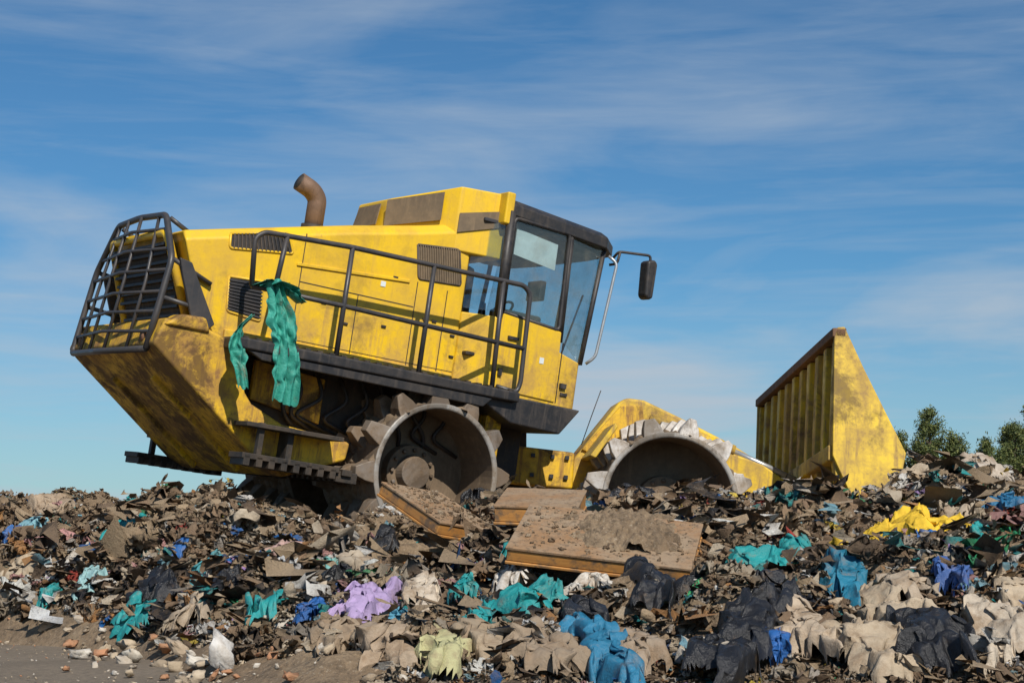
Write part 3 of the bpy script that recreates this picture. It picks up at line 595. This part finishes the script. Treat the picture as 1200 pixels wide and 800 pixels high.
def heap(name,u,v,Y,r,h,seed,ry=1.):
    n=80; g=np.linspace(-1,1,n); U,Vv=np.meshgrid(g,g); ra=np.sqrt(U**2+Vv**2)
    x,y,z=pw(u,v,Y); Z=z+h*np.clip(1-ra*1.05+.6*(vnoise(U*3,Vv*3,seed)-.5),-.5,.7)+h*.5*(vnoise(U*9,Vv*9,seed+1)-.5)+h*.4*(vnoise(U*22,Vv*22,seed)-.5)
    P=np.stack([x+U*r,y+Vv*r*ry,Z+Vv*r*.30],-1).reshape(-1,3); i=np.arange(n*n).reshape(n,n)
    f=np.stack([i[:-1,:-1],i[:-1,1:],i[1:,1:],i[1:,:-1]],-1).reshape(-1,4); np_mesh(name,P,f,M['soil'],smooth=True)
heap('soil_heap',718,620,Yc+.12,.40,.10,40)

# ------------------------------------------------------------------ rubbish
m,nt,b=new_mat('mixed_rubbish'); at_=N(nt,'ShaderNodeVertexColor'); at_.layer_name='Col'; v=coords(nt)
n1=tex(nt,8,9,.78,v); n2=tex(nt,40,6,.8,v)
c=mixc(nt,ramp(nt,n1,.46,.68,(0,0,0,1),(.68,.68,.68,1)),at_.outputs[0],(.30,.205,.125,1)); c=mixc(nt,ramp(nt,n2,.54,.76,(0,0,0,1),(.55,.55,.55,1)),c,(.10,.07,.045,1))
nt.links.new(c,b.inputs['Base Color']); nt.links.new(at_.outputs[1],b.inputs['Roughness']); bump(nt,b,n2,1.,.035); M['rubbish']=m
PAL=[((.43,.315,.195),3.2,.9),((.29,.195,.12),3.2,.95),((.11,.075,.048),1.8,.9),((.58,.48,.35),2.4,.8),((.42,.37,.31),1.3,.8),((.80,.77,.71),1.2,.6),((.016,.016,.018),1.1,.4),
 ((.018,.34,.34),.56,.4),((.015,.15,.44),.32,.4),((.24,.48,.56),.30,.5),((.03,.36,.15),.14,.5),((.40,.26,.56),.08,.6),((.62,.33,.31),.14,.7),((.47,.23,.08),.55,.7),((.74,.55,.07),.09,.6),((.52,.06,.04),.08,.6)]
PC=np.array([p[0]+(p[2],) for p in PAL]); PW=np.array([p[1] for p in PAL]); PW/=PW.sum()
def chunk_var(jit=.05,pw_=.6):
    bm=bmesh.new(); bmesh.ops.create_cube(bm,size=1); bmesh.ops.subdivide_edges(bm,edges=bm.edges,cuts=2,use_grid_fill=True)
    P=np.array([v.co[:] for v in bm.verts]); f=np.array([[v.index for v in q.verts] for q in bm.faces]); bm.free()
    P=P/np.linalg.norm(P,axis=1)[:,None]**pw_*.45; P*=rng.uniform(.5,1,3); P+=rng.normal(size=P.shape)*jit
    sh=rng.normal(size=(3,3))*.18; P=P@(np.eye(3)+sh); return P,f
def stick_var():
    v,f=bgeo(-.5,.5,-.03,.03,-.015,.015); P=np.array(v,float); P[:,1]*=rng.uniform(.5,1.8); P+=rng.normal(size=P.shape)*.008; return P,np.array(f)
CR=[crumple_var(12,12,rng.uniform(.45,1),2,1.2) for _ in range(44)]
BIG=[crumple_var(26,26,rng.uniform(.5,1),0,1.,octs=((1.3,.26),(2.6,.32),(5,.32),(9.5,.20))) for _ in range(18)]
STR=[crumple_var(20,5,.16,5,1.6,.6) for _ in range(18)]
CORD=[crumple_var(20,2,.02,7,1.6,.7) for _ in range(12)]
BIT=[crumple_var(4,4,rng.uniform(.4,1),2,1.2,octs=((1.3,.4),)) for _ in range(20)]
CH=[chunk_var() for _ in range(12)]; ST=[stick_var() for _ in range(6)]; RK=[chunk_var(.035,.25) for _ in range(14)]
def rot_mats(n,tilt):
    az=rng.uniform(0,2*np.pi,n); tx=rng.normal(size=n)*tilt; ty=rng.normal(size=n)*tilt
    c,s=np.cos,np.sin
    Rz=np.zeros((n,3,3)); Rz[:,0,0]=c(az);Rz[:,0,1]=-s(az);Rz[:,1,0]=s(az);Rz[:,1,1]=c(az);Rz[:,2,2]=1
    Rx=np.zeros((n,3,3)); Rx[:,0,0]=1;Rx[:,1,1]=c(tx);Rx[:,1,2]=-s(tx);Rx[:,2,1]=s(tx);Rx[:,2,2]=c(tx)
    Ry=np.zeros((n,3,3)); Ry[:,1,1]=1;Ry[:,0,0]=c(ty);Ry[:,0,2]=s(ty);Ry[:,2,0]=-s(ty);Ry[:,2,2]=c(ty)
    return Rx@Ry@Rz
def sample_pos(n,ymin=7.6,ymax=16.2,thin=0.,foot=True,crest=False):
    xs=[];ys=[];tot=0
    if crest: ymin=13.6;ymax=15.4
    while tot<n:
        y=rng.uniform(ymin,ymax,n); x=rng.uniform(-1,1,n)*(.36*y+1.2)
        z=terrain(x,y,False); ok=z>.03
        if crest: ok&=x<1.2
        if foot: ok&=~((x<-.6)&(z<.16))
        if thin>0:
            ok&=~((vnoise(x*.9,y*1.1,21)>.62)&(rng.random(n)<thin))
            ok&=~((y>13.7)&(x<.6)&(rng.random(n)<.45))
        for (ex,ey,rx,ry,pr) in EXC: ok&=~((((x-ex)/rx)**2+((y-ey)/ry)**2<1)&(rng.random(n)<pr))
        xs.append(x[ok]); ys.append(y[ok]); tot+=ok.sum()
    return np.concatenate(xs)[:n],np.concatenate(ys)[:n]
def scatter(n,vars_,smin,smed,smax,tilt,pal=None,lift=(-.02,.05),thin=0.,sq=1.,foot=True,pos=.10,crest=False,pmax=None):
    allv=[];allf=[];allc=[];off=0
    per=n//len(vars_)
    X,Y=sample_pos(per*len(vars_),thin=thin,foot=foot,crest=crest); q=rng.permutation(len(X)); X=X[q];Y=Y[q]
    for i,(P,f) in enumerate(vars_):
        x=X[i*per:(i+1)*per]; y=Y[i*per:(i+1)*per]; s=np.clip(smed*np.exp(rng.normal(size=per)*.5),smin,smax)
        s=s*np.where(y>14.1,.62,1.)*np.clip(.55+.45*(y-7.6)/4.,.55,1)
        z=terrain(x,y)+rng.uniform(lift[0],lift[1],per)+s*pos
        R=rot_mats(per,tilt); Sc=np.array([1,1,sq])
        V=np.einsum('nij,npj->npi',R,P[None]*s[:,None,None])*Sc+np.stack([x,y,z],-1)[:,None,:]
        if pal is None:
            pat=vnoise(x*.9,y*.9,21); idx=rng.choice(len(PC),per,p=PW)
            if pmax: idx=np.where(idx>pmax,rng.integers(0,pmax,per),idx)
            soil=(pat>.60)&(rng.random(per)<.45); idx=np.where(soil,rng.integers(0,2,per),idx)
            top=(y>14.0)&(x<1)&(rng.random(per)<.4); idx=np.where(top,rng.integers(0,2,per),idx)
            c=PC[idx]
        else: c=np.array(pal)[rng.integers(0,len(pal),per)]
        c=c.copy(); c[:,:3]*=rng.uniform(.65,1.2,(per,1)); c[:,:3]=np.clip(c[:,:3],0,.85)
        F_=f[None]+(np.arange(per)*len(P))[:,None,None]+off; off+=per*len(P)
        allv.append(V.reshape(-1,3)); allf.append(F_.reshape(-1,4)); allc.append(np.repeat(c,len(P),0))
    return np.concatenate(allv),np.concatenate(allf),np.concatenate(allc)
def combine(*L):
    V=[];F=[];C=[];o=0
    for v,f,c in L: V.append(v);F.append(f+o);C.append(c);o+=len(v)
    return np.concatenate(V),np.concatenate(F),np.concatenate(C)
soilpal=[(.42,.30,.185,.95),(.31,.21,.125,.95),(.19,.13,.08,.95),(.50,.39,.27,.95)]
woodpal=[(.38,.26,.15,.8),(.26,.18,.11,.85),(.12,.08,.05,.85),(.5,.38,.25,.8)]
v_,f_,c_=combine(
   scatter(17500,CR,.035,.080,.17,.30,thin=.35,sq=.85,lift=(-.03,.02)),
   scatter(1100,BIG,.16,.22,.34,.25,thin=.5,sq=.8,lift=(-.03,.01)),
   scatter(8500,STR,.06,.14,.32,.30,thin=.4,sq=.65,lift=(-.02,.03)),
   scatter(3000,CORD,.12,.25,.6,.35,sq=.65,lift=(0,.035)))
np_mesh('landfill_rubbish',v_,f_,M['rubbish'],c_,smooth=True)
v_,f_,c_=combine(scatter(34000,BIT,.012,.028,.06,.7,lift=(-.01,.035)),scatter(24000,CH,.010,.026,.10,1.5,pal=soilpal,lift=(-.02,.03)),scatter(7000,CH,.015,.035,.11,1.5,pal=soilpal,lift=(-.03,.02),crest=True),scatter(1100,ST,.08,.17,.45,.3,pal=woodpal,lift=(0,.05)))
np_mesh('small_rubbish_fragments',v_,f_,M['rubbish'],c_)
VV=[];FF=[];CC=[];off=0
for MX,hx,hy,zz in ((MA,.28,.40,.06),(MC,.52,.38,.055)):
    for i in range(380):
        P,f=CH[rng.integers(len(CH))]; s=float(np.clip(.017*np.exp(rng.normal()*.6),.006,.06))
        p=MX@Vector((rng.uniform(-hx,hx),rng.uniform(-hy,hy),zz+s*.15)); VV.append(P*s+np.array(p)); FF.append(f+off); off+=len(P); CC.append(np.repeat([soilpal[rng.integers(4)]],len(P),0))
np_mesh('soil_crumbs_on_panels',np.concatenate(VV),np.concatenate(FF),M['rubbish'],np.concatenate(CC))

# ------------------------------------------------------------------ rubble at foot
m,nt,b=new_mat('rubble_stone'); at_=N(nt,'ShaderNodeVertexColor'); at_.layer_name='Col'; v=coords(nt); n1=tex(nt,14,8,.75,v)
c=mixc(nt,ramp(nt,n1,.4,.7,(0,0,0,1),(.6,.6,.6,1)),at_.outputs[0],(.26,.19,.12,1)); nt.links.new(c,b.inputs['Base Color']); b.inputs['Roughness'].default_value=.9; bump(nt,b,n1,.6,.03); M['stone']=m
VV=[];FF=[];CC=[];off=0
def rock(x,y,s,c,flat=.7):
    global off
    P,f=RK[rng.integers(len(RK))]; R=rot_mats(1,.3)[0]; z=max(float(terrain(x,y,True)),0)+s*.22
    V=(P*np.array([s*rng.uniform(1.0,1.7),s,s*flat]))@R.T+[x,y,z]; VV.append(V); FF.append(f+off); off+=len(V); CC.append(np.repeat([list(c)+[1]],len(V),0))
stc=[(.50,.44,.36),(.46,.37,.26),(.60,.56,.49),(.42,.20,.10),(.32,.26,.19),(.50,.41,.30)]
for i in range(460):
    u=rng.uniform(80,500); vv=np.interp(u,[60,130,230,470],[746,760,776,792])+rng.normal()*14
    Y=min(12.8,.75*2000/(max(vv,735)-630)); rock((u-600)/2000*Y,Y,float(np.clip(.06*np.exp(rng.normal()*.6),.015,.17)),stc[rng.integers(len(stc))])
for u,vv,s,c in ((265,780,.38,(.66,.64,.60)),(125,760,.24,(.52,.23,.11)),(190,746,.28,(.5,.42,.3)),(160,764,.24,(.6,.55,.46)),(235,752,.30,(.44,.38,.3)),(330,770,.24,(.5,.46,.4)),(400,786,.28,(.55,.5,.42)),(215,766,.22,(.45,.36,.26))):
    Y=.75*2000/(vv+12-630); rock((u-600)/2000*Y,Y,s,c,.65)
np_mesh('stone_rubble',np.concatenate(VV),np.concatenate(FF),M['stone'],np.concatenate(CC))
VV=[];FF=[];CC=[];off=0
for i in range(1500):
    y=rng.uniform(7,13); x=-rng.uniform(1.0,5); rock(x,y,float(np.clip(.014*np.exp(rng.normal()*.6),.005,.05)),stc[rng.integers(len(stc))])
np_mesh('gravel',np.concatenate(VV),np.concatenate(FF),M['stone'],np.concatenate(CC))

# ------------------------------------------------------------------ trees
m,nt,b=new_mat('leaf_green'); at_=N(nt,'ShaderNodeVertexColor'); at_.layer_name='Col'; nt.links.new(at_.outputs[0],b.inputs['Base Color']); b.inputs['Roughness'].default_value=.7; M['leaf']=m
M['bark']=simple('bark',(.10,.07,.05,1),.9)
def tree(name,x,y,h,w,seed,nl=30,tops=3):
    r=link(bpy.data.objects.new(name,None)); r.location=(x,y,0); g=np.random.default_rng(seed)
    T=[];tips=[]
    leaders=[(g.uniform(-.6,.6)*w,g.uniform(-.4,.4)*w,h*g.uniform(.72,.94)) for _ in range(tops)]; leaders[0]=(g.uniform(-.15,.15),0,h)
    for (lx,ly,lz) in leaders:
        T.append(([(0,0,-.2),(lx*.3,ly*.3,h*.3),(lx*.8,ly*.8,lz*.7),(lx,ly,lz)],[.15,.11,.06,.015]))
        for i in range(nl):
            t=g.uniform(.25,.98); z=lz*t; bx,by=lx*min(1,t*1.1),ly*min(1,t*1.1); rad=w*.95*(1.04-t)**.8*g.uniform(.35,1.15); a=g.uniform(0,6.28)
            e=(bx+math.cos(a)*rad,by+math.sin(a)*rad,z+rad*.6*g.uniform(.3,1.3)); T.append(([(bx,by,z-.15),((bx+e[0])/2,(by+e[1])/2,z+rad*.08),e],[.03,.02,.006]))
            for q in (1,.75,.5): tips.append((bx+(e[0]-bx)*q,by+(e[1]-by)*q,z+(e[2]-z)*q*q))
        for q in (0,.12,.24,.36): tips.append((lx,ly,lz-q))
    V=[];F=[]
    for p,rr_ in T:
        vv_,f=tube_geo(p,rr_,6); b0=len(V); V+=vv_; F+=[[k+b0 for k in q] for q in f]
    o=add('trunk_and_limbs',V,F,'bark',Matrix.Identity(4),0,parent=False); o.parent=r
    tips=np.array(tips); n=38000; t=tips[g.integers(0,len(tips),n)]; p=t+g.normal(size=(n,3))*np.array([.10,.10,.095])
    s=g.uniform(.025,.075,n)[:,None]; a=g.normal(size=(n,3))+[0,0,.8]; a/=np.linalg.norm(a,axis=1)[:,None]; b_=np.cross(a,g.normal(size=(n,3))); b_/=np.linalg.norm(b_,axis=1)[:,None]
    q=np.stack([p-a*s,p+b_*s*.35,p+a*s,p-b_*s*.35],1).reshape(-1,3); f=np.arange(4*n).reshape(n,4)
    cc=np.array([[.10,.125,.03],[.07,.10,.025],[.14,.15,.035],[.045,.065,.02]])[g.integers(0,4,n)]; cc=np.concatenate([cc,np.ones((n,1))],1)
    o=np_mesh('foliage',q,f,M['leaf'],np.repeat(cc,4,0)); o.parent=r
tree('pine_tree',14.7,60,5.2,1.8,1,tops=5); tree('pine_tree',17.6,60,4.7,1.8,2,tops=5); tree('pine_tree',18.9,62,5.5,1.8,3,tops=4); tree('pine_tree',21.6,61,5.0,1.6,4); tree('pine_tree',15.9,64,4.3,1.5,6,tops=4)

# ------------------------------------------------------------------ world, sun, camera
az_to=math.atan2(-.84,.34); el=math.radians(42)
sd=Vector((math.cos(az_to)*math.cos(el),math.sin(az_to)*math.cos(el),math.sin(el)))
w=bpy.data.worlds.new('World'); S.world=w; w.use_nodes=True; nt=w.node_tree; bg=nt.nodes['Background']
sky=N(nt,'ShaderNodeTexSky',sky_type='NISHITA'); sky.sun_disc=False; sky.sun_elevation=el; sky.sun_rotation=math.pi/2-az_to
sky.air_density=1.0; sky.dust_density=.1; sky.ozone_density=3.0
skyc=mixc(nt,1.0,sky.outputs[0],(.43,.77,.97,1),'MULTIPLY')
tc=N(nt,'ShaderNodeTexCoord'); mp=N(nt,'ShaderNodeMapping'); mp.inputs['Scale'].default_value=(1.0,1.0,5.5); mp.inputs['Rotation'].default_value=(0,math.radians(6),0)
nt.links.new(tc.outputs['Generated'],mp.inputs[0])
c1=tex(nt,3.2,9,.54,mp.outputs[0],.6); mp2=N(nt,'ShaderNodeMapping'); mp2.inputs['Scale'].default_value=(1,1,10); mp2.inputs['Rotation'].default_value=(0,math.radians(-9),0); nt.links.new(tc.outputs['Generated'],mp2.inputs[0])
c2=tex(nt,6,8,.6,mp2.outputs[0],.4)
r1=ramp(nt,c1,.45,.67); r2=ramp(nt,c2,.45,.68)
sp=N(nt,'ShaderNodeSeparateXYZ'); nt.links.new(tc.outputs['Generated'],sp.inputs[0])
hz=N(nt,'ShaderNodeMapRange'); nt.links.new(sp.outputs[2],hz.inputs[0]); hz.inputs[1].default_value=0; hz.inputs[2].default_value=.26; hz.inputs[3].default_value=1.; hz.inputs[4].default_value=.5
cl=mth(nt,'MULTIPLY',mth(nt,'ADD',r1,mth(nt,'MULTIPLY',r2,.45)),hz.outputs[0])
hb=N(nt,'ShaderNodeMapRange'); nt.links.new(sp.outputs[2],hb.inputs[0]); hb.inputs[1].default_value=0; hb.inputs[2].default_value=.15; hb.inputs[3].default_value=.46; hb.inputs[4].default_value=0.
ml=mth(nt,'ADD',mth(nt,'MULTIPLY',cl,.64),hb.outputs[0],True)
col=mixc(nt,ml,skyc,(5.4,6.2,7.1,1))
nt.links.new(col,bg.inputs[0]); bg.inputs[1].default_value=.085
sl=bpy.data.lights.new('sun','SUN'); sl.energy=5.0; sl.angle=math.radians(.5); sl.color=(1,.94,.85)
so=link(bpy.data.objects.new('sun',sl)); so.rotation_euler=sd.to_track_quat('Z','Y').to_euler(); so.location=(5,-10,20)
cd=bpy.data.cameras.new('camera'); cd.lens=60; cd.sensor_width=36; cd.clip_end=6000; cd.clip_start=.1
co=link(bpy.data.objects.new('camera',cd)); co.location=(0,0,.75); co.rotation_euler=(math.pi/2+math.atan(230/2000),0,0)
S.camera=co
S.view_settings.view_transform='Standard'; S.view_settings.look='None'; S.view_settings.exposure=0
